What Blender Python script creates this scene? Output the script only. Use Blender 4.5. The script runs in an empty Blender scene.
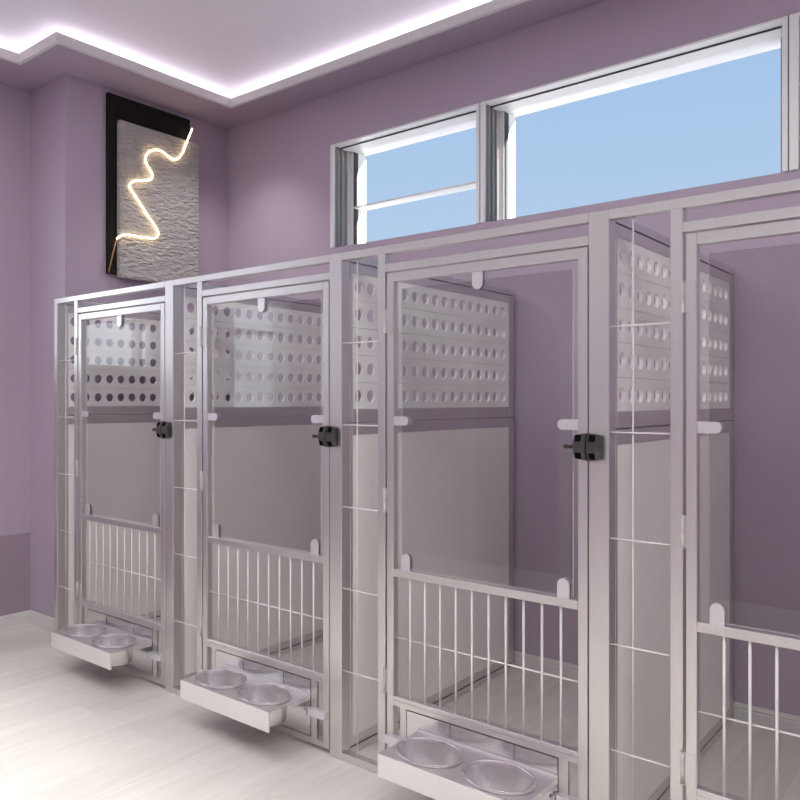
import bpy, bmesh, math, random
from mathutils import Vector, Matrix
PI = math.pi
random.seed(4)
scene = bpy.context.scene
COL = scene.collection

# ------------------------------------------------------------------ helpers
def add_box(bm, x0, x1, y0, y1, z0, z1, bev=0.0, seg=1):
    b = bmesh.new()
    bmesh.ops.create_cube(b, size=1.0)
    for v in b.verts:
        v.co = Vector(((x0+x1)/2 + v.co.x*(x1-x0), (y0+y1)/2 + v.co.y*(y1-y0), (z0+z1)/2 + v.co.z*(z1-z0)))
    if bev > 0:
        bmesh.ops.bevel(b, geom=list(b.edges), offset=bev, segments=seg, profile=0.5, affect='EDGES')
    merge(bm, b)

def merge(bm, b):
    me = bpy.data.meshes.new('tmp'); b.to_mesh(me); b.free()
    bm.from_mesh(me); bpy.data.meshes.remove(me)

def add_cyl(bm, p0, p1, r, seg=12, r2=None, cap=True):
    p0, p1 = Vector(p0), Vector(p1)
    b = bmesh.new()
    d = p1 - p0
    bmesh.ops.create_cone(b, cap_ends=cap, segments=seg, radius1=r, radius2=r if r2 is None else r2, depth=d.length)
    q = d.to_track_quat('Z', 'Y')
    bmesh.ops.transform(b, matrix=Matrix.Translation((p0+p1)/2) @ q.to_matrix().to_4x4(), verts=b.verts)
    for f in b.faces:
        f.smooth = len(f.verts) == 4
    merge(bm, b)

def add_prism(bm, pts, axis, a, bb, bev=0.0):
    """closed outline pts (2D) pushed along axis from a to bb; the outline takes the two remaining axes in order"""
    def mk(p, t):
        if axis == 'x': return (t, p[0], p[1])
        if axis == 'y': return (p[0], t, p[1])
        return (p[0], p[1], t)
    b = bmesh.new()
    v0 = [b.verts.new(mk(p, a)) for p in pts]
    v1 = [b.verts.new(mk(p, bb)) for p in pts]
    b.faces.new(v0); b.faces.new(v1)
    n = len(pts)
    for i in range(n):
        b.faces.new((v0[i], v0[(i+1) % n], v1[(i+1) % n], v1[i]))
    bmesh.ops.recalc_face_normals(b, faces=b.faces)
    if bev > 0:
        bmesh.ops.bevel(b, geom=list(b.edges), offset=bev, segments=1, profile=0.5, affect='EDGES')
    merge(bm, b)

def add_lathe(bm, prof, cx, cy, seg=48):
    rings = []
    for r, z in prof:
        if r < 1e-6:
            rings.append([bm.verts.new((cx, cy, z))])
        else:
            rings.append([bm.verts.new((cx + r*math.cos(2*PI*k/seg), cy + r*math.sin(2*PI*k/seg), z)) for k in range(seg)])
    for i in range(len(rings)-1):
        a, b = rings[i], rings[i+1]
        for k in range(seg):
            k2 = (k+1) % seg
            if len(b) == 1:
                f = bm.faces.new((a[k], a[k2], b[0]))
            elif len(a) == 1:
                f = bm.faces.new((a[0], b[k2], b[k]))
            else:
                f = bm.faces.new((a[k], a[k2], b[k2], b[k]))
            f.smooth = True

def add_tube(bm, pts, r, seg=10):
    pts = [Vector(p) for p in pts]
    rings = []
    for i, p in enumerate(pts):
        t = (pts[min(i+1, len(pts)-1)] - pts[max(i-1, 0)]).normalized()
        u = Vector((1, 0, 0)); w = t.cross(u).normalized()
        rings.append([bm.verts.new(p + r*(math.cos(2*PI*k/seg)*u + math.sin(2*PI*k/seg)*w)) for k in range(seg)])
    for i in range(len(rings)-1):
        for k in range(seg):
            f = bm.faces.new((rings[i][k], rings[i][(k+1) % seg], rings[i+1][(k+1) % seg], rings[i+1][k])); f.smooth = True
    bm.faces.new(rings[0]); bm.faces.new(rings[-1])

def obj(name, bm, mat, parent=None, recalc=True):
    if recalc:
        bmesh.ops.recalc_face_normals(bm, faces=bm.faces)
    me = bpy.data.meshes.new(name); bm.to_mesh(me); bm.free()
    me.materials.append(mat)
    o = bpy.data.objects.new(name, me); COL.objects.link(o)
    if parent: o.parent = parent
    return o

def box_obj(name, mat, parent, *boxes, bev=0.0):
    bm = bmesh.new()
    for b in boxes: add_box(bm, *b, bev=bev)
    return obj(name, bm, mat, parent)

def struct(o):
    o['kind'] = 'structure'; return o

def empty(name, loc):
    o = bpy.data.objects.new(name, None); COL.objects.link(o); o.location = loc
    o.empty_display_size = 0.1
    return o

def tag(o, label, cat=None, group=None):
    o['label'] = label
    if cat: o['category'] = cat
    if group: o['group'] = group
    return o

# ------------------------------------------------------------------ materials
def new_mat(name):
    m = bpy.data.materials.new(name); m.use_nodes = True
    nt = m.node_tree; nt.nodes.clear()
    out = nt.nodes.new('ShaderNodeOutputMaterial')
    return m, nt, out

def srgb(r, g, b):
    f = lambda c: (c/255/12.92) if c/255 <= .04045 else ((c/255+.055)/1.055)**2.4
    return (f(r), f(g), f(b), 1)

def principled(name, col, rough=.5, metal=0.0, spec=.5, noise=None, bump=None, aniso=0.0):
    m, nt, out = new_mat(name)
    p = nt.nodes.new('ShaderNodeBsdfPrincipled')
    p.inputs['Base Color'].default_value = col
    p.inputs['Roughness'].default_value = rough
    p.inputs['Metallic'].default_value = metal
    p.inputs['Specular IOR Level'].default_value = spec
    nt.links.new(p.outputs[0], out.inputs[0])
    if noise or bump:
        tc = nt.nodes.new('ShaderNodeTexCoord')
    if noise:   # (scale xyz, amount)
        mp = nt.nodes.new('ShaderNodeMapping'); mp.inputs['Scale'].default_value = noise[0]
        n = nt.nodes.new('ShaderNodeTexNoise'); n.inputs['Scale'].default_value = 1; n.inputs['Detail'].default_value = 3
        nt.links.new(tc.outputs['Object'], mp.inputs[0]); nt.links.new(mp.outputs[0], n.inputs['Vector'])
        r = nt.nodes.new('ShaderNodeMapRange')
        r.inputs['To Min'].default_value = 1-noise[1]; r.inputs['To Max'].default_value = 1+noise[1]
        nt.links.new(n.outputs[0], r.inputs[0])
        mx = nt.nodes.new('ShaderNodeVectorMath'); mx.operation = 'SCALE'
        mx.inputs[0].default_value = col[:3]
        nt.links.new(r.outputs[0], mx.inputs['Scale']); nt.links.new(mx.outputs[0], p.inputs['Base Color'])
    if bump:    # (scale xyz, strength, distance)
        mp = nt.nodes.new('ShaderNodeMapping'); mp.inputs['Scale'].default_value = bump[0]
        n = nt.nodes.new('ShaderNodeTexNoise'); n.inputs['Scale'].default_value = 1; n.inputs['Detail'].default_value = 4
        nt.links.new(tc.outputs['Object'], mp.inputs[0]); nt.links.new(mp.outputs[0], n.inputs['Vector'])
        bp = nt.nodes.new('ShaderNodeBump'); bp.inputs['Strength'].default_value = bump[1]; bp.inputs['Distance'].default_value = bump[2]
        nt.links.new(n.outputs[0], bp.inputs['Height']); nt.links.new(bp.outputs[0], p.inputs['Normal'])
    return m

WALL = (.425, .345, .432, 1)
M_wall = principled('purple_paint', WALL, .75, noise=((1.2, 1.2, 1.2), .015))
M_soffit = principled('soffit_paint', WALL, .75)
M_ceil = principled('ceiling_paint', (.84, .79, .865, 1), .85)
M_trim = principled('white_trim', (.72, .70, .69, 1), .5)
M_base = principled('baseboard_paint', (.62, .59, .58, 1), .45)
M_steel = principled('brushed_steel', (.765, .752, .738, 1), .35, 1.0, noise=((140, 140, 4), .05))
M_steel_h = principled('brushed_steel_rail', (.765, .752, .738, 1), .35, 1.0, noise=((140, 140, 4), .05))
M_plate = principled('polished_steel', (.78, .765, .77, 1), .24, 1.0, noise=((30, 30, 160), .03))
M_tray = principled('satin_steel_tray', (.88, .865, .855, 1), .32, 0.7)
M_bowl = principled('bowl_steel', (.84, .825, .82, 1), .26, 1.0, noise=((20, 20, 160), .03))
M_deck = principled('satin_deck', (.84, .81, .82, 1), .38, 1.0)
M_wire = principled('wire_steel', (.90, .88, .87, 1), .35, 0.55)
M_clip = principled('clip_chrome', (.72, .70, .73, 1), .32, 0.7)
M_black = principled('black_plastic', (.034, .031, .029, 1), .40)
M_slot_shade = principled('slot_shade_black', (.002, .002, .002, 1), .9, spec=.05)
M_perf = principled('white_panel', (.90, .885, .87, 1), .45, noise=((6, 6, 90), .03))
M_solid = principled('grey_panel', (.90, .865, .835, 1), .4, noise=((3, 60, 2), .012))
M_black_board = principled('black_board', (.010, .008, .008, 1), .7, spec=.2, noise=((30, 30, 30), .2))
M_plaster = principled('grey_plaster', (.50, .47, .455, 1), .8, noise=((8, 8, 14), .10), bump=((9, 20, 62), 1.0, .05))
M_brass = principled('brass_rod', (.55, .36, .16, 1), .35, 1.0)
M_frame = principled('window_frame_white', (.80, .79, .79, 1), .35)
M_alu = principled('window_channel_grey', (.27, .255, .258, 1), .4, .3)
M_dark_joint = principled('dark_joint', (.03, .03, .032, 1), .6)
M_door = principled('purple_door', (.25, .19, .26, 1), .5)
M_ground = principled('terrace_stone', (.75, .73, .70, 1), .9)

def emit(name, col, s):
    m, nt, out = new_mat(name)
    e = nt.nodes.new('ShaderNodeEmission'); e.inputs[0].default_value = col; e.inputs[1].default_value = s
    nt.links.new(e.outputs[0], out.inputs[0]); return m
M_neon = emit('warm_neon', (1.0, .74, .42, 1), 7.5)

def glass_mat(name, tint, ior=1.5):
    m, nt, out = new_mat(name)
    t = nt.nodes.new('ShaderNodeBsdfTransparent'); t.inputs[0].default_value = tint
    g = nt.nodes.new('ShaderNodeBsdfGlossy'); g.inputs['Roughness'].default_value = 0.0
    lw_ = nt.nodes.new('ShaderNodeLayerWeight'); lw_.inputs['Blend'].default_value = .5
    pw = nt.nodes.new('ShaderNodeMath'); pw.operation = 'POWER'; pw.inputs[1].default_value = 5
    nt.links.new(lw_.outputs['Facing'], pw.inputs[0])
    f0 = ((ior-1)/(ior+1))**2
    fr = nt.nodes.new('ShaderNodeMath'); fr.operation = 'MULTIPLY_ADD'; fr.inputs[1].default_value = 1-f0; fr.inputs[2].default_value = f0
    nt.links.new(pw.outputs[0], fr.inputs[0])
    mx = nt.nodes.new('ShaderNodeMixShader')
    nt.links.new(fr.outputs[0], mx.inputs[0]); nt.links.new(t.outputs[0], mx.inputs[1]); nt.links.new(g.outputs[0], mx.inputs[2])
    nt.links.new(mx.outputs[0], out.inputs[0]); return m
M_glass = glass_mat('shade_tinted_glass', (.87, .87, .875, 1))  # tint deepened to darken the kennel interiors, in place of shade
M_edge = principled('polished_glass_edge', (.74, .77, .74, 1), .25)
M_wglass = glass_mat('window_glass', (.97, .98, .98, 1), 1.06)

def floor_mat():
    m, nt, out = new_mat('pale_oak_planks')
    L = nt.links.new; N = nt.nodes.new
    tc = N('ShaderNodeTexCoord'); mp = N('ShaderNodeMapping'); mp.inputs['Rotation'].default_value = (0, 0, PI/2)
    L(tc.outputs['Object'], mp.inputs[0])
    br = N('ShaderNodeTexBrick'); br.offset = .37; br.inputs['Scale'].default_value = 1
    br.inputs['Mortar Size'].default_value = .0012; br.inputs['Mortar Smooth'].default_value = .3
    br.inputs['Brick Width'].default_value = 1.35; br.inputs['Row Height'].default_value = .21
    br.inputs['Color1'].default_value = (0, 0, 0, 1); br.inputs['Color2'].default_value = (1, 1, 1, 1); br.inputs['Mortar'].default_value = (.5, .5, .5, 1)
    L(mp.outputs[0], br.inputs['Vector'])
    # grain streaks running along the planks, shifted from plank to plank
    add = N('ShaderNodeVectorMath'); add.operation = 'MULTIPLY_ADD'
    add.inputs[1].default_value = (1.3, 15, 1); L(mp.outputs[0], add.inputs[0])
    sc = N('ShaderNodeVectorMath'); sc.operation = 'SCALE'; sc.inputs['Scale'].default_value = 7; L(br.outputs['Color'], sc.inputs[0])
    L(sc.outputs[0], add.inputs[2])
    n = N('ShaderNodeTexNoise'); n.inputs['Scale'].default_value = 1.6; n.inputs['Detail'].default_value = 6; n.inputs['Roughness'].default_value = .62
    n.inputs['Distortion'].default_value = .5
    L(add.outputs[0], n.inputs['Vector'])
    cr = N('ShaderNodeValToRGB')
    cr.color_ramp.elements[0].position = .28; cr.color_ramp.elements[0].color = (.58, .545, .51, 1)
    cr.color_ramp.elements[1].position = .66; cr.color_ramp.elements[1].color = (.665, .63, .595, 1)
    L(n.outputs[0], cr.inputs[0])
    bv = N('ShaderNodeMapRange'); bv.inputs['To Min'].default_value = .93; bv.inputs['To Max'].default_value = 1.05
    L(br.outputs['Color'], bv.inputs[0])
    mo = N('ShaderNodeMapRange'); mo.inputs['To Min'].default_value = 1.0; mo.inputs['To Max'].default_value = .86; L(br.outputs['Fac'], mo.inputs[0])
    mm = N('ShaderNodeMath'); mm.operation = 'MULTIPLY'; L(bv.outputs[0], mm.inputs[0]); L(mo.outputs[0], mm.inputs[1])
    s2 = N('ShaderNodeVectorMath'); s2.operation = 'SCALE'; L(cr.outputs[0], s2.inputs[0]); L(mm.outputs[0], s2.inputs['Scale'])
    p = N('ShaderNodeBsdfPrincipled'); p.inputs['Roughness'].default_value = .45; p.inputs['Specular IOR Level'].default_value = .35
    L(s2.outputs[0], p.inputs['Base Color']); L(p.outputs[0], out.inputs[0])
    return m
M_floor = floor_mat()

# ------------------------------------------------------------------ room (x along the kennel fronts, y into the kennels)
FY = 2.2           # kennel fronts
WY = 3.55          # window wall
XA = -4.40         # wall with the picture
XL = -4.835        # left wall
CY = 2.345         # front face of the corner projection
XR, YB = 3.4, -1.2 # right wall and the wall behind the camera
ZS, ZC = 3.343, 3.455  # soffit underside, raised ceiling
ZW = 3.62

struct(box_obj('floor', M_floor, None, (XL-.1, XR+.1, YB-.1, WY+.1, -.08, 0)))
struct(box_obj('ceiling', M_ceil, None, (XL-.1, XR+.1, YB-.1, WY+.1, ZC, ZC+.1)))

# soffit ring with its white lip
LX, LX2, LY, LY2 = -4.05, -4.48, 3.30, 2.11
RX, BY = XR-.35, YB+.15
bm = bmesh.new()
zs = (ZS, ZS+.02)
add_box(bm, XL, XR, LY, WY, *zs)
add_box(bm, XL, LX, LY2, LY, *zs)
add_box(bm, XL, LX2, YB, LY2, *zs)
add_box(bm, RX, XR, YB, LY, *zs)
add_box(bm, LX2, RX, YB, BY, *zs)
struct(obj('ceiling_soffit', bm, M_soffit))
bm = bmesh.new()
lz = (ZS-.001, ZS+.054); th = .018
add_box(bm, LX-th, RX+th, LY-.003, LY+th, *lz)
add_box(bm, LX-th, LX+.003, LY2-.003, LY, *lz)
add_box(bm, LX2-th, LX-th, LY2-.003, LY2+th, *lz)
add_box(bm, LX2-th, LX2+.003, BY-th, LY2, *lz)
add_box(bm, LX2, RX, BY-th, BY, *lz)
add_box(bm, RX, RX+th, BY-th, LY, *lz)
struct(obj('trim_1', bm, M_trim))

# walls
WX0, WX1, WZ0, WZ1 = -3.372, .43, 2.362, 3.014
struct(box_obj('wall_back', M_wall, None,
    (XA-.02, WX0, WY, WY+.287, 0, ZW), (WX1, XR, WY, WY+.287, 0, ZW), (WX0, WX1, WY, WY+.287, 0, WZ0), (WX0, WX1, WY, WY+.287, WZ1, ZW)))
struct(box_obj('wall_corner', M_wall, None, (XL, XA, CY, WY+.287, 0, ZW)))
LWZS = [(1.30, 2.70), (1.60, 2.70)]
lw = [(-.20, .46), (1.14, 1.76)]
bm = bmesh.new()
ys = [YB-.1] + [v for a in lw for v in a] + [CY+.1]
for i in range(0, len(ys), 2): add_box(bm, XL-.16, XL, ys[i], ys[i+1], 0, ZW)
for (a, b), LWZ in zip(lw, LWZS):
    add_box(bm, XL-.16, XL, a, b, 0, LWZ[0]); add_box(bm, XL-.16, XL, a, b, LWZ[1], ZW)
struct(obj('wall_left', bm, M_wall))
struct(box_obj('wall_front', M_wall, None, (XL-.1, XR+.1, YB-.16, YB, 0, ZW)))
struct(box_obj('wall_right', M_wall, None, (XR, XR+.16, YB-.1, WY+.287, 0, ZW)))

# thin panel in deeper purple low on the left wall
struct(box_obj('wall_left_lower', principled('deep_purple', (.31, .245, .295, 1), .75), None, (XL, XL+.004, YB, CY, .07, .567)))

# baseboards: moulded section
def baseboard(name, p0, p1, nrm):
    prof = [(0, 0), (.014, 0), (.014, .052), (.011, .056), (.011, .060), (.013, .064), (.008, .078), (.0, .080)]
    p0, p1, nrm = Vector(p0), Vector(p1), Vector(nrm)
    bm = bmesh.new()
    a = [bm.verts.new(p0 + nrm*d + Vector((0, 0, z))) for d, z in prof]
    b = [bm.verts.new(p1 + nrm*d + Vector((0, 0, z))) for d, z in prof]
    bm.faces.new(a); bm.faces.new(b)
    for i in range(len(prof)):
        j = (i+1) % len(prof); bm.faces.new((a[i], a[j], b[j], b[i]))
    return struct(obj(name, bm, M_base))
baseboard('baseboard_back', (XA, WY, 0), (XR, WY, 0), (0, -1, 0))
baseboard('baseboard_corner', (XL+.014, CY, 0), (XA+.014, CY, 0), (0, -1, 0))
baseboard('baseboard_side', (XA, CY, 0), (XA, WY-.014, 0), (1, 0, 0))
baseboard('baseboard_left', (XL, YB, 0), (XL, CY, 0), (1, 0, 0))
baseboard('baseboard_right', (XR, YB, 0), (XR, WY-.014, 0), (-1, 0, 0))

# ------------------------------------------------------------------ clerestory windows
MUL = [(-3.372, -3.346), (-2.279, -2.227), (-.753, -.690), (.37, .43)]
def window(n, x0, x1, m0, m1, transom=None, last=False):
    """opening x0..x1 between the uprights; m0/m1 are the outer faces of the uprights drawn with this window"""
    root = empty('window_%d' % n, ((x0+x1)/2, WY, WZ0)); struct(root)
    T = Matrix.Translation(-root.location)
    def ob(name, bm, mat):
        bmesh.ops.transform(bm, matrix=T, verts=bm.verts); return obj(name, bm, mat, root)
    z0, z1 = WZ0, WZ1
    zi0, zi1 = z0+.006, z1-.010
    y0, y1, y2 = WY-.012, WY+.152, WY+.266
    bm = bmesh.new()                                   # outer frame: uprights, head and sill
    add_box(bm, m0, x0, y0, y1, z0, z1, .002)
    add_box(bm, x1, x1+.024, y0, y1, z0, z1, .002)
    if last: add_box(bm, x1+.024, m1, y0, y1, z0, z1, .002)
    add_box(bm, x0, x1, y0, y1, zi1, z1, .002)
    add_box(bm, x0, x1, y1, WY+.286, z1-.004, z1)
    add_box(bm, x0, x1, y0+.04, y1, z0, zi0, 0)
    ob('window_frame', bm, M_frame)
    bm = bmesh.new()                                   # stepped grey channels on the inner faces of the uprights
    for s, xx in ((1, x0), (-1, x1)):
        for ya, yb, d in ((.006, .122, .002), (.022, .034, .007), (.058, .074, .011), (.100, .112, .006)):
            a, b = sorted((xx, xx + s*d)); add_box(bm, a, b, WY+ya, WY+yb, zi0, zi1)
    ob('track', bm, M_alu)
    bm = bmesh.new()                                   # dark seal between frame and sash
    for s, xx in ((1, x0), (-1, x1)):
        a, b = sorted((xx + s*.033, xx + s*.0375)); add_box(bm, a, b, y1-.008, y1+.034, zi0, zi1-.008)
    add_box(bm, x0, x1, WY+.050, WY+.056, zi1-.006, zi1)
    if not last: add_box(bm, x1+.024, x1+.0275, y0-.0008, y0+.002, z0, z1)
    ob('seal', bm, M_dark_joint)
    bm = bmesh.new()                                   # sash
    w = .034
    add_box(bm, x0, x0+w, y1-.012, y2, zi0, zi1, .002); add_box(bm, x1-w, x1, y1-.012, y2, zi0, zi1, .002)
    add_box(bm, x0+.002, x1-.002, WY+.060, WY+.195, zi1-.005, zi1, .001); add_box(bm, x0+w, x1-w, y1-.012, y2, zi0, zi0+.02, .002)
    ob('sash', bm, M_frame)
    if transom:
        bm = bmesh.new(); add_box(bm, x0+.006, x1-.006, y1-.016, y2-.03, transom-.005, transom+.005, .001); ob('transom', bm, M_frame)
    bm = bmesh.new(); add_box(bm, x0+w-.004, x1-w+.004, y1+.004, y1+.010, zi0+.016, zi1-.004); ob('glass_pane', bm, M_wglass)
    return root
window(1, MUL[0][1], MUL[1][0], MUL[0][0], 0, transom=2.637)
window(2, MUL[1][1], MUL[2][0], MUL[1][0]+.0245, 0)
window(3, MUL[2][1], MUL[3][0], MUL[2][0]+.0245, MUL[3][1], last=True)

# windows in the left wall, mirrored in the door glass
for n, ((a, b), LWZ) in enumerate(zip(lw, LWZS)):
    root = struct(empty('window_%d' % (4+n), (XL-.08, (a+b)/2, LWZ[0])))
    T = Matrix.Translation(-root.location)
    bm = bmesh.new(); X0, X1 = XL-.12, XL-.04
    add_box(bm, X0, X1, a, a+.04, *LWZ); add_box(bm, X0, X1, b-.04, b, *LWZ)
    add_box(bm, X0, X1, a+.04, b-.04, LWZ[0], LWZ[0]+.04); add_box(bm, X0, X1, a+.04, b-.04, LWZ[1]-.04, LWZ[1])
    add_box(bm, X0, X1, a+.04, b-.04, 1.94, 1.98); add_box(bm, X0, X1, a+.12, a+.15, LWZ[0]+.04, LWZ[1]-.04)
    bmesh.ops.transform(bm, matrix=T, verts=bm.verts); obj('window_frame', bm, M_frame, root)

# arched door in the wall behind the camera, mirrored in the glass
droot = struct(empty('door_1', (-3.22, YB, 0)))
def arch(r, zs_, n=24):
    return [(-r, 0.0)] + [(-r*math.cos(PI*k/n), zs_ + r*math.sin(PI*k/n)) for k in range(n+1)] + [(r, 0.0)]
bm = bmesh.new(); add_prism(bm, arch(.40, 1.83), 'y', 0, .02); obj('door_leaf', bm, M_door, droot)
bm = bmesh.new()
o1, o2 = arch(.48, 1.83), arch(.40, 1.83)
for i in range(len(o1)-1):
    q = [o1[i], o1[i+1], o2[i+1], o2[i]]
    add_prism(bm, q, 'y', 0, .035)
obj('door_casing', bm, M_base, droot)
bm = bmesh.new(); add_cyl(bm, (.30, .02, .98), (.30, .035, .98), .03, 20); add_cyl(bm, (.30, .035, .98), (.30, .075, .98), .01)
add_cyl(bm, (.31, .07, .98), (.18, .07, .98), .009); add_cyl(bm, (.30, .02, .88), (.30, .035, .88), .026, 20)
obj('door_handle', bm, M_black, droot)

# ------------------------------------------------------------------ kennels (local x from the left post, y from the front, z from the floor)
PITCH, X0 = 1.091, -4.282
HT = 1.973

def perforated(bm, ys, zs, r, x0, x1):
    """slatted panel: one drilled cell per hole"""
    def edges(c, a, b):
        return [a] + [(c[i]+c[i+1])/2 for i in range(len(c)-1)] + [b]
    ye = edges(ys, .066, 1.272); ze = edges(zs, 1.365, 1.902)
    for j, zc in enumerate(zs):
        for i, yc in enumerate(ys):
            g = .0007
            ya, yb = ye[i], ye[i+1]; za, zb = ze[j] + (g if j else 0), ze[j+1] - (g if j < len(zs)-1 else 0)
            ang = [2*PI*k/20 + .01 for k in range(20)] + [math.atan2(b-zc, a-yc) % (2*PI) for a in (ya, yb) for b in (za, zb)]
            ang.sort()
            inn, out = [], []
            for t in ang:
                c, s = math.cos(t), math.sin(t)
                k = min([((yb if c > 0 else ya)-yc)/c if abs(c) > 1e-9 else 9, ((zb if s > 0 else za)-zc)/s if abs(s) > 1e-9 else 9])
                inn.append((yc+r*c, zc+r*s)); out.append((yc+k*c, zc+k*s))
            V = {}
            for nm, L in (('i', inn), ('o', out)):
                for x in (x0, x1):
                    V[nm, x] = [bm.verts.new((x, p[0], p[1])) for p in L]
            n = len(ang)
            for k in range(n):
                q = (k+1) % n
                bm.faces.new((V['i', x1][k], V['o', x1][k], V['o', x1][q], V['i', x1][q]))
                bm.faces.new((V['i', x0][q], V['o', x0][q], V['o', x0][k], V['i', x0][k]))
                bm.faces.new((V['i', x0][k], V['i', x1][k], V['i', x1][q], V['i', x0][q]))
                bm.faces.new((V['o', x0][q], V['o', x1][q], V['o', x1][k], V['o', x0][k]))

def clip_shape(cx, cz, w, l, ang):
    """rounded tab outline in x,z: base at (cx,cz), pointing along ang"""
    pts = [(-w/2, 0)] + [(-w/2*math.cos(PI*k/10), l-w/2 + w/2*math.sin(PI*k/10)) for k in range(11)] + [(w/2, 0)]
    c, s = math.cos(ang), math.sin(ang)
    return [(cx + p[0]*c - p[1]*s, cz + p[0]*s + p[1]*c) for p in pts]

def make_partition(root, dx=0.0):
    t0, t1 = .012+dx, .065+dx
    for z0, z1, ht, hb in ((1.313, 1.941, .039, .052), (.034, 1.309, .048, .036)):
        fr = box_obj('partition_frame', M_steel, root,
            (t0, t1, .051, .066, z0, z1), (t0, t1, 1.272, 1.325, z0, z1),
            (t0, t1, .066, 1.272, z1-ht, z1), (t0, t1, .066, 1.272, z0, z0+hb), bev=.0015)
        if z0 > 1:
            bm = bmesh.new()
            perforated(bm, [.105+.0741*k for k in range(16)], [1.416+.1085*k for k in range(5)], .0255, t1-.0145, t1-.0015)
            o = obj('perforated_panel', bm, M_perf, fr, recalc=False)
        else:
            o = box_obj('solid_panel', M_solid, fr, (t1-.0145, t1-.0015, .066, 1.272, z0+hb, z1-ht))
    box_obj('side_rail', M_steel, root, (t0, t1, .051, 1.325, 1.946, HT), bev=.0015)
    box_obj('side_rail', M_steel, root, (t0, t1, .051, 1.325, 0, .029), bev=.0015)

def lock_half(root, name, x0, x1, end):
    hexa = [(-.0003, 1.214), (-.013, 1.214), (-.026, 1.243), (-.026, 1.270), (-.013, 1.299), (-.0003, 1.299)]
    b = bmesh.new()
    add_prism(b, hexa, 'x', x0, x1, .003)
    for v in b.verts:                      # taper the outer end
        if abs(v.co.x-end) < .006:
            v.co.z = 1.2565 + (v.co.z-1.2565)*.86; v.co.y *= .86
    h = obj(name, b, M_black, root)
    xs = (x0+x1)/2 - (.004 if end == x0 else .006)
    for q in (1, -1):
        zf = lambda z: 1.2565 + q*(z-1.2565)
        bm = bmesh.new()
        add_prism(bm, [(-.0168, zf(1.220)), (-.0249, zf(1.238)), (-.020, zf(1.238)), (-.012, zf(1.220))], 'x', xs-.009, xs+.009)
        obj('slot_shade', bm, M_slot_shade, h)  # solid black block on the face, painting the shade inside a slot
    return h

def make_keeper(root, dx=0.0):
    lock_half(root, 'lock_keeper', .0015+dx, .0475+dx, .0475+dx)

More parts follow.
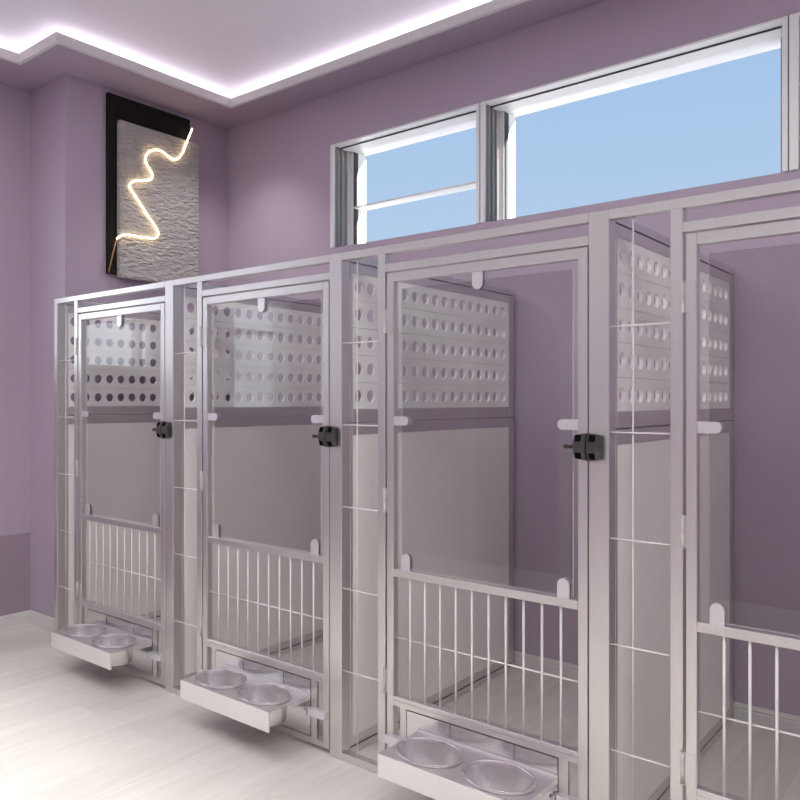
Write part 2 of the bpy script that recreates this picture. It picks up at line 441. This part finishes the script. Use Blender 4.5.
def make_kennel(loc, tray=True):
    root = empty('dog_kennel', loc)
    tube = .0018
    box_obj('post', M_steel, root, (0, .065, 0, .05, 0, HT), bev=tube)
    box_obj('post', M_steel, root, (.248, .284, 0, .035, 0, 1.944), bev=tube)
    box_obj('top_rail', M_steel_h, root, (.065, PITCH, 0, .035, 1.944, HT), bev=tube)
    box_obj('head_rail', M_steel_h, root, (.284, PITCH, 0, .035, 1.875, 1.904), bev=tube)
    box_obj('bottom_rail', M_steel_h, root, (.065, .248, 0, .035, 0, .029), bev=tube)
    for z in (1.621, 1.303, .984, .666, .347):
        bm = bmesh.new(); add_cyl(bm, (.063, .010, z), (.250, .010, z), .0026, 8); obj('wire', bm, M_wire, root)
    bm = bmesh.new(); add_cyl(bm, (.134, .015, .027), (.134, .015, 1.946), .0026, 8); obj('wire', bm, M_wire, root)
    # door: stiles, rails and the slotted kick plate
    dl, dr = .2925, 1.0865
    bm = bmesh.new()
    y0, y1 = 0.0, .03
    add_box(bm, dl, .323, y0, y1,   .022, 1.869, tube); add_box(bm, 1.055, dr, y0, y1,   .022, 1.869, tube)
    add_box(bm, .323, 1.055, y0, y1, 1.836, 1.869, tube)
    add_box(bm, .323, 1.055, y0, y1, .751, .779, tube)
    add_box(bm, .323, 1.055, y0, y1, .296, .3125, tube)
    add_box(bm, .323, 1.055, y0, y1, .022, .045, 0)
    add_box(bm, .323, 1.055, y0, .012, .2775, .296, 0)
    add_box(bm, .356, .3835, y0, .012, .045, .2775, 0); add_box(bm, .990, 1.022, y0, .012, .045, .2775, 0)
    door = obj('door', bm, M_steel, root)
    box_obj('gap_shade_sheet', M_dark_joint, door, (.3835, .990, .0095, .014, .045, .2775))  # dark sheet added to paint the shade in the gap round the hatch
    box_obj('glass_pane', M_glass, door, (.352, 1.032, .0125, .0185, .785, 1.808))
    pane = [c for c in door.children if c.name.startswith('glass_pane')][0]
    pane.data.materials.append(M_edge)
    for p in pane.data.polygons:
        if abs(p.normal.y) < .5: p.material_index = 1
    for cx, cz, w, l, a in ((.685, 1.839, .042, .064, PI), (.321, 1.323, .033, .067, -PI/2), (1.057, 1.323, .033, .074, PI/2),
                            (.376, .777, .040, .062, 0), (1.003, .777, .042, .064, 0)):
        bm = bmesh.new()
        add_prism(bm, clip_shape(cx, cz, w, l, a), 'y', .004, .0105, .001)
        add_prism(bm, clip_shape(cx, cz, w, l, a), 'y', .0205, .027, .001)
        obj('glass_clip', bm, M_clip, door)
    for k in range(10):
        x = .3930+.0666*k
        bm = bmesh.new(); add_cyl(bm, (x, .012, .310), (x, .012, .753), .0042, 10); obj('bar', bm, M_wire, door)
    bm = bmesh.new(); add_cyl(bm, (.321, .019, .523), (1.057, .019, .523), .0030, 8); obj('cross_bar', bm, M_wire, door)
    for z in (1.692, 1.028, .362):
        bm = bmesh.new()
        add_cyl(bm, (.285, -.004, z-.045), (.285, -.004, z+.045), .0066, 12)
        for q in (-.045, .045): add_cyl(bm, (.285, -.004, z+q-.002), (.285, -.004, z+q+.002), .0076, 12)
        add_box(bm, .2895, .319, -.0015, 0.0004, z-.045, z+.045, .0006)
        obj('hinge', bm, M_steel, door)
    # hatch with the pull-out feeder
    bm = bmesh.new()
    add_box(bm, .387, .9865, -.001, .009, .0485, .274, 0)
    hatch = obj('feeder_hatch', bm, M_plate, root)
    for x in (.577, .831): box_obj('seam', M_dark_joint, hatch, (x-.0008, x+.0008, -.002, -.001, .215, .2735))
    if tray:
        # deck with two round cut-outs, front apron, side flanges
        bm = bmesh.new()
        ta, tb, fy, by = .440, .989, -.224, -.004
        zt, zb = .215, .212
        cells = [(ta, .709), (.709, tb)]
        for (xa, xb), xc in zip(cells, BOWLX):
            yc, r = BOWLY, .100
            ang = sorted([2*PI*k/32+.003 for k in range(32)] + [math.atan2(b-yc, a-xc) % (2*PI) for a in (xa, xb) for b in (fy, by)])
            inn, out = [], []
            for t in ang:
                c, s = math.cos(t), math.sin(t)
                k = min(((xb if c > 0 else xa)-xc)/c if abs(c) > 1e-9 else 9, ((by if s > 0 else fy)-yc)/s if abs(s) > 1e-9 else 9)
                inn.append((xc+r*BSX*c, yc+r*BSY*s)); out.append((xc+k*c, yc+k*s))
            V = {(nm, z): [bm.verts.new((p[0], p[1], z)) for p in L] for nm, L in (('i', inn), ('o', out)) for z in (zb, zt)}
            n = len(ang)
            for k in range(n):
                q = (k+1) % n
                bm.faces.new((V['i', zt][k], V['o', zt][k], V['o', zt][q], V['i', zt][q]))
                bm.faces.new((V['i', zb][q], V['o', zb][q], V['o', zb][k], V['i', zb][k]))
                bm.faces.new((V['i', zb][q], V['i', zt][q], V['i', zt][k], V['i', zb][k]))
                bm.faces.new((V['o', zb][k], V['o', zt][k], V['o', zt][q], V['o', zb][q]))
        add_box(bm, ta, tb, by-.001, by+.002, .2135, .224)
        for x in (ta, tb-.003): add_box(bm, x, x+.003, -.10, by, .196, .212)
        deck = obj('feeder_tray', bm, M_deck, hatch, recalc=False)
        box_obj('tray_front', M_tray, hatch, (ta, tb, fy-.004, fy, .138, .2155), (tb-.012, tb, fy, fy+.004, .138, .212), bev=.0008)
        for x in (.440, .972):
            bm = bmesh.new()
            add_cyl(bm, (x, -.012, .205), (x+.012, -.012, .205), .007, 10); add_cyl(bm, (x+.006, -.012, .19), (x+.006, -.012, .206), .004, 8)
            obj('tray_pivot', bm, M_clip, hatch)
    for xa, xb, s in ((.980, 1.0855, 1), (.300, .395, -1)):
        bm = bmesh.new()
        m = xa+.008 if s > 0 else xb-.008
        if s > 0: add_box(bm, xa+.012, xb, -.026, 0, .142, .172, .0015)
        else: add_box(bm, xa, xb-.012, -.026, 0, .142, .172, .0015)
        for q in (.157,):
            if s > 0: add_cyl(bm, (xa-.012, -.014, q), (xa+.014, -.014, q), .006, 10)
            else: add_cyl(bm, (xb+.012, -.014, q), (xb-.014, -.014, q), .006, 10)
        add_box(bm, (xa+.004) if s > 0 else (xb-.010), (xa+.010) if s > 0 else (xb-.004), -.030, 0, .138, .168, .001)
        obj('latch', bm, M_clip, hatch)
    # black two-piece gate lock: hexagonal section with black blocks on the slanted faces for the dark of its slots
    la = lock_half(root, 'lock_body', 1.0475, 1.0895, 1.0475)
    bm = bmesh.new(); add_cyl(bm, (1.044, -.013, 1.256), (1.020, -.013, 1.256), .0055, 10); add_cyl(bm, (1.024, -.013, 1.256), (1.016, -.013, 1.256), .0072, 10)
    obj('lock_pin', bm, M_black, la)
    make_keeper(root)
    make_partition(root)
    return root

BOWLX, BOWLY = (.574, .844), -.1215
BSX, BSY = .127/.1085, .096/.1085   # the bowls are slightly oval

def copy_tree(o, parent=None):
    c = o.copy(); COL.objects.link(c)
    if parent: c.parent = parent
    for ch in list(o.children): copy_tree(ch, c)
    return c

k1 = make_kennel((X0, FY, 0))
kennels = [k1]
for i in range(1, 4):
    k = copy_tree(k1); k.location = (X0+PITCH*i, FY, 0); kennels.append(k)
# the run ends left with a slim post
ends = [c for c in k1.children if c.name.startswith('post') and c.data.vertices and min(v.co.x for v in c.data.vertices) < .01]
bm = bmesh.new(); add_box(bm, .030, .065, 0, .05, 0, HT, .0018)
me = bpy.data.meshes.new('post'); bm.to_mesh(me); bm.free(); me.materials.append(M_steel); ends[0].data = me
for ch in list(k1.children):
    if ch.name.startswith('lock_keeper'):
        for g in list(ch.children): bpy.data.objects.remove(g)
        bpy.data.objects.remove(ch)
# the last kennel: hatch closed below the picture's edge, closing post and side on its right
k4 = kennels[3]
for ch in list(k4.children):
    if ch.name.startswith('feeder_hatch'):
        for g in list(ch.children):
            if g.name.split('.')[0] in ('feeder_tray', 'tray_front', 'tray_pivot'): bpy.data.objects.remove(g)
box_obj('post', M_steel, k4, (PITCH, PITCH+.065, 0, .05, 0, HT), bev=.0018)
make_partition(k4, PITCH); make_keeper(k4, PITCH)

KL = ['smallest in view: brushed steel dog kennel at the far left end beside the purple corner',
      'brushed steel dog kennel second from the left, bright window mirrored in its glass door',
      'largest fully seen brushed steel dog kennel, third from the left, with glass door',
      'nearest brushed steel dog kennel, cut off by the right edge of the photo']
for k, l in zip(kennels, KL): tag(k, l, 'dog kennel', 'row of dog kennels')

# feeding bowls hang in the trays by their rims
prof = [(0, .126), (.080, .126), (.088, .131), (.0965, .2125), (.0985, .2185), (.104, .2185), (.1075, .2205), (.1085, .2242), (.1065, .2282), (.1035, .2296),
        (.1000, .2285), (.0980, .2245), (.0935, .211), (.0855, .134), (.078, .1295), (0, .1295)]
BL = [['left of the two steel feeding bowls in the tray of the far left kennel', 'right of the two steel feeding bowls in the tray of the far left kennel'],
      ['left of two steel bowls in the tray of the second kennel from left', 'right of two steel bowls in the tray of the second kennel from left'],
      ['left of the two steel feeding bowls in the nearest tray at the bottom edge', 'right of the two steel feeding bowls in the nearest tray at the bottom edge']]
b0 = None
for i in range(3):
    for j in range(2):
        if b0 is None:
            bm = bmesh.new(); add_lathe(bm, [(r, z-.2185) for r, z in prof], 0, 0, 56)
            for v in bm.verts: v.co.x *= BSX; v.co.y *= BSY
            b0 = b = obj('feeding_bowl', bm, M_bowl)
        else:
            b = b0.copy(); COL.objects.link(b)
        b.location = (X0+PITCH*i+BOWLX[j], FY+BOWLY, .2155)
        tag(b, BL[i][j], 'bowl', 'steel feeding bowls in the kennel trays')

# ------------------------------------------------------------------ wall picture with the neon line
art = empty('wall_art', (XA, 2.94, 2.17))
tag(art, 'abstract wall art of grey textured panel on black board with glowing neon line', 'wall art')
def ay(y): return y-2.94
def az(z): return z-2.17
box_obj('backing_board', M_black_board, art, (.002, .030, ay(2.604), ay(3.212), az(2.185), az(3.305)), bev=.002)
bm = bmesh.new()
add_box(bm, .030, .066, ay(2.663), ay(3.258), az(2.165), az(3.145), .003)
bmesh.ops.subdivide_edges(bm, edges=[e for e in bm.edges if e.calc_length() > .3], cuts=6, use_grid_fill=True)
tag(obj('textured_panel', bm, M_plaster, art), 'grey rough plaster panel')
NEON = [(389, 185), (377, 215), (365, 245), (356, 270), (345, 290), (335, 299), (322, 302), (308, 297), (292, 285), (275, 272), (258, 266), (240, 267), (225, 274), (215, 287), (212, 305), (217, 322), (228, 340),
        (237, 357), (237, 371), (226, 381), (208, 383), (190, 383), (170, 385), (157, 391), (151, 402), (156, 416), (170, 437), (190, 469), (210, 500), (230, 530), (250, 560), (259, 577), (259, 592), (247, 602), (225, 602), (200, 599), (175, 594), (150, 590), (130, 590), (115, 595), (102, 604)]
ROD = [(100, 607), (71, 732)]
YAW = math.atan(610/769); CS, CC = math.sin(YAW), math.cos(YAW)
def on_art(p, x):
    px, py = 90+p[0]*.2626, 80+p[1]*.2626
    u = (px-400)/769; t = x/(-CS+CC*u)
    return (x-XA, ay(t*(CC+CS*u)), az(1.4+(400-py)/769*t))
def smooth(pts, n=4):
    out = []
    for i in range(len(pts)-1):
        p0, p1, p2, p3 = [Vector(pts[min(max(i+k, 0), len(pts)-1)]) for k in (-1, 0, 1, 2)]
        for k in range(n):
            t = k/n
            out.append(.5*((2*p1) + (p2-p0)*t + (2*p0-5*p1+4*p2-p3)*t*t + (3*p1-p0-3*p2+p3)*t*t*t))
    out.append(Vector(pts[-1])); return out
XN = XA+.078
bm = bmesh.new(); add_tube(bm, smooth([on_art(p, XN) for p in NEON]), .0052); tag(obj('neon_tube', bm, M_neon, art), 'glowing warm white neon tube')
bm = bmesh.new(); add_tube(bm, [on_art(p, XA+.055 if k else XN) for k, p in enumerate(ROD)], .0045); tag(obj('rod', bm, M_brass, art), 'unlit brass rod')

# ------------------------------------------------------------------ light
def area(name, loc, rot, sx, sy, power, col=(1, 1, 1), spread=180):
    l = bpy.data.lights.new(name, 'AREA'); l.shape = 'RECTANGLE'; l.size = sx; l.size_y = sy
    l.energy = power; l.color = col; l.spread = math.radians(spread)
    o = bpy.data.objects.new(name, l); COL.objects.link(o); o.location = loc; o.rotation_euler = rot; return o
TX, TY = (-PI*2/3, 0, 0), (0, -PI*2/3, 0)     # LED strips lie behind the lip, tipped towards the room
COVE = 1.7; CV = (.98, .97, 1.0)
zz = ZS+.05
area('cove_light_back', ((LX+RX)/2, LY+.15, zz), TX, RX-LX, .02, COVE*(RX-LX), CV)
area('cove_light_side', (LX-.15, (LY+LY2)/2+.07, zz), TY, .02, LY-LY2, COVE*(LY-LY2), CV)
area('cove_light_step', ((LX+LX2)/2-.15, LY2+.15, zz), TX, LX-LX2, .02, COVE*(LX-LX2), CV)
area('cove_light_left', (LX2-.15, (LY2+BY)/2, zz), TY, .02, LY2-BY, COVE*(LY2-BY), CV)
area('ceiling_lamp_key', (-.9, .27, ZC-.03), (0, 0, 0), 6.6, 2.6, 64, (1, .985, .95), 20)
area('overhead_fill', (-.7, .0, ZC-.03), (0, 0, 0), 6.4, 2.0, 235, (.97, 1, .972), 180)  # added broad fill without a fixture, brightens the walls
for n, (a, b) in enumerate(lw):
    area('window_daylight_%d' % n, (XL-.15, (a+b)/2, (LWZS[n][0]+LWZS[n][1])/2), (0, -PI/2, 0), LWZS[n][1]-LWZS[n][0], b-a, 6, (.95, .97, 1.0))
sl = bpy.data.lights.new('corner_downlight', 'SPOT'); sl.energy = 30; sl.spot_size = math.radians(95); sl.spot_blend = .9; sl.shadow_soft_size = .04; sl.color = (1, .97, .95)
sp_ = bpy.data.objects.new('corner_downlight', sl); COL.objects.link(sp_); sp_.location = (-3.72, 2.98, ZS-.012)
sp_.rotation_euler = Vector((-.22, .16, -1)).to_track_quat('-Z', 'Y').to_euler()
# sunlit terrace outside, well below the window line, and the sun on it
struct(box_obj('ground', M_ground, None, (-9, 6, WY+.3, WY+7, .9, 1.0)))
s = bpy.data.lights.new('sun', 'SUN'); s.energy = 46; s.angle = .01; s.color = (1, .97, .93)
so = bpy.data.objects.new('sun', s); COL.objects.link(so); so.rotation_euler = Vector((-.75, -.07, -.10)).to_track_quat('-Z', 'Y').to_euler()

w = bpy.data.worlds.new('sky'); scene.world = w; w.use_nodes = True
nt = w.node_tree; nt.nodes.clear()
N = nt.nodes.new; L = nt.links.new
out = N('ShaderNodeOutputWorld'); bg = N('ShaderNodeBackground'); tc = N('ShaderNodeTexCoord'); sp = N('ShaderNodeSeparateXYZ'); cr = N('ShaderNodeValToRGB')
L(tc.outputs['Generated'], sp.inputs[0]); L(sp.outputs['Z'], cr.inputs[0])
e = cr.color_ramp.elements
e[0].position = .12; e[0].color = srgb(190, 213, 240)
e[1].position = .62; e[1].color = srgb(140, 178, 228)
m = e.new(.22); m.color = srgb(183, 208, 239)
m = e.new(.44); m.color = srgb(165, 197, 236)
L(cr.outputs[0], bg.inputs[0]); bg.inputs[1].default_value = 1.03; L(bg.outputs[0], out.inputs[0])

# ------------------------------------------------------------------ camera
cam = bpy.data.cameras.new('camera'); cam.sensor_width = 36; cam.lens = 769/800*36; cam.clip_start = .02
co = bpy.data.objects.new('camera', cam); COL.objects.link(co)
co.location = (0, 0, 1.4); co.rotation_euler = (PI/2, 0, YAW)
scene.camera = co
vs = scene.view_settings
vs.view_transform = 'Standard'; vs.look = 'None'; vs.gamma = 1; vs.exposure = -.03; vs.use_curve_mapping = False
scene.cycles.use_denoising = True
scene.cycles.max_bounces = 10; scene.cycles.diffuse_bounces = 5; scene.cycles.glossy_bounces = 6; scene.cycles.transparent_max_bounces = 24
scene.cycles.sample_clamp_indirect = 6
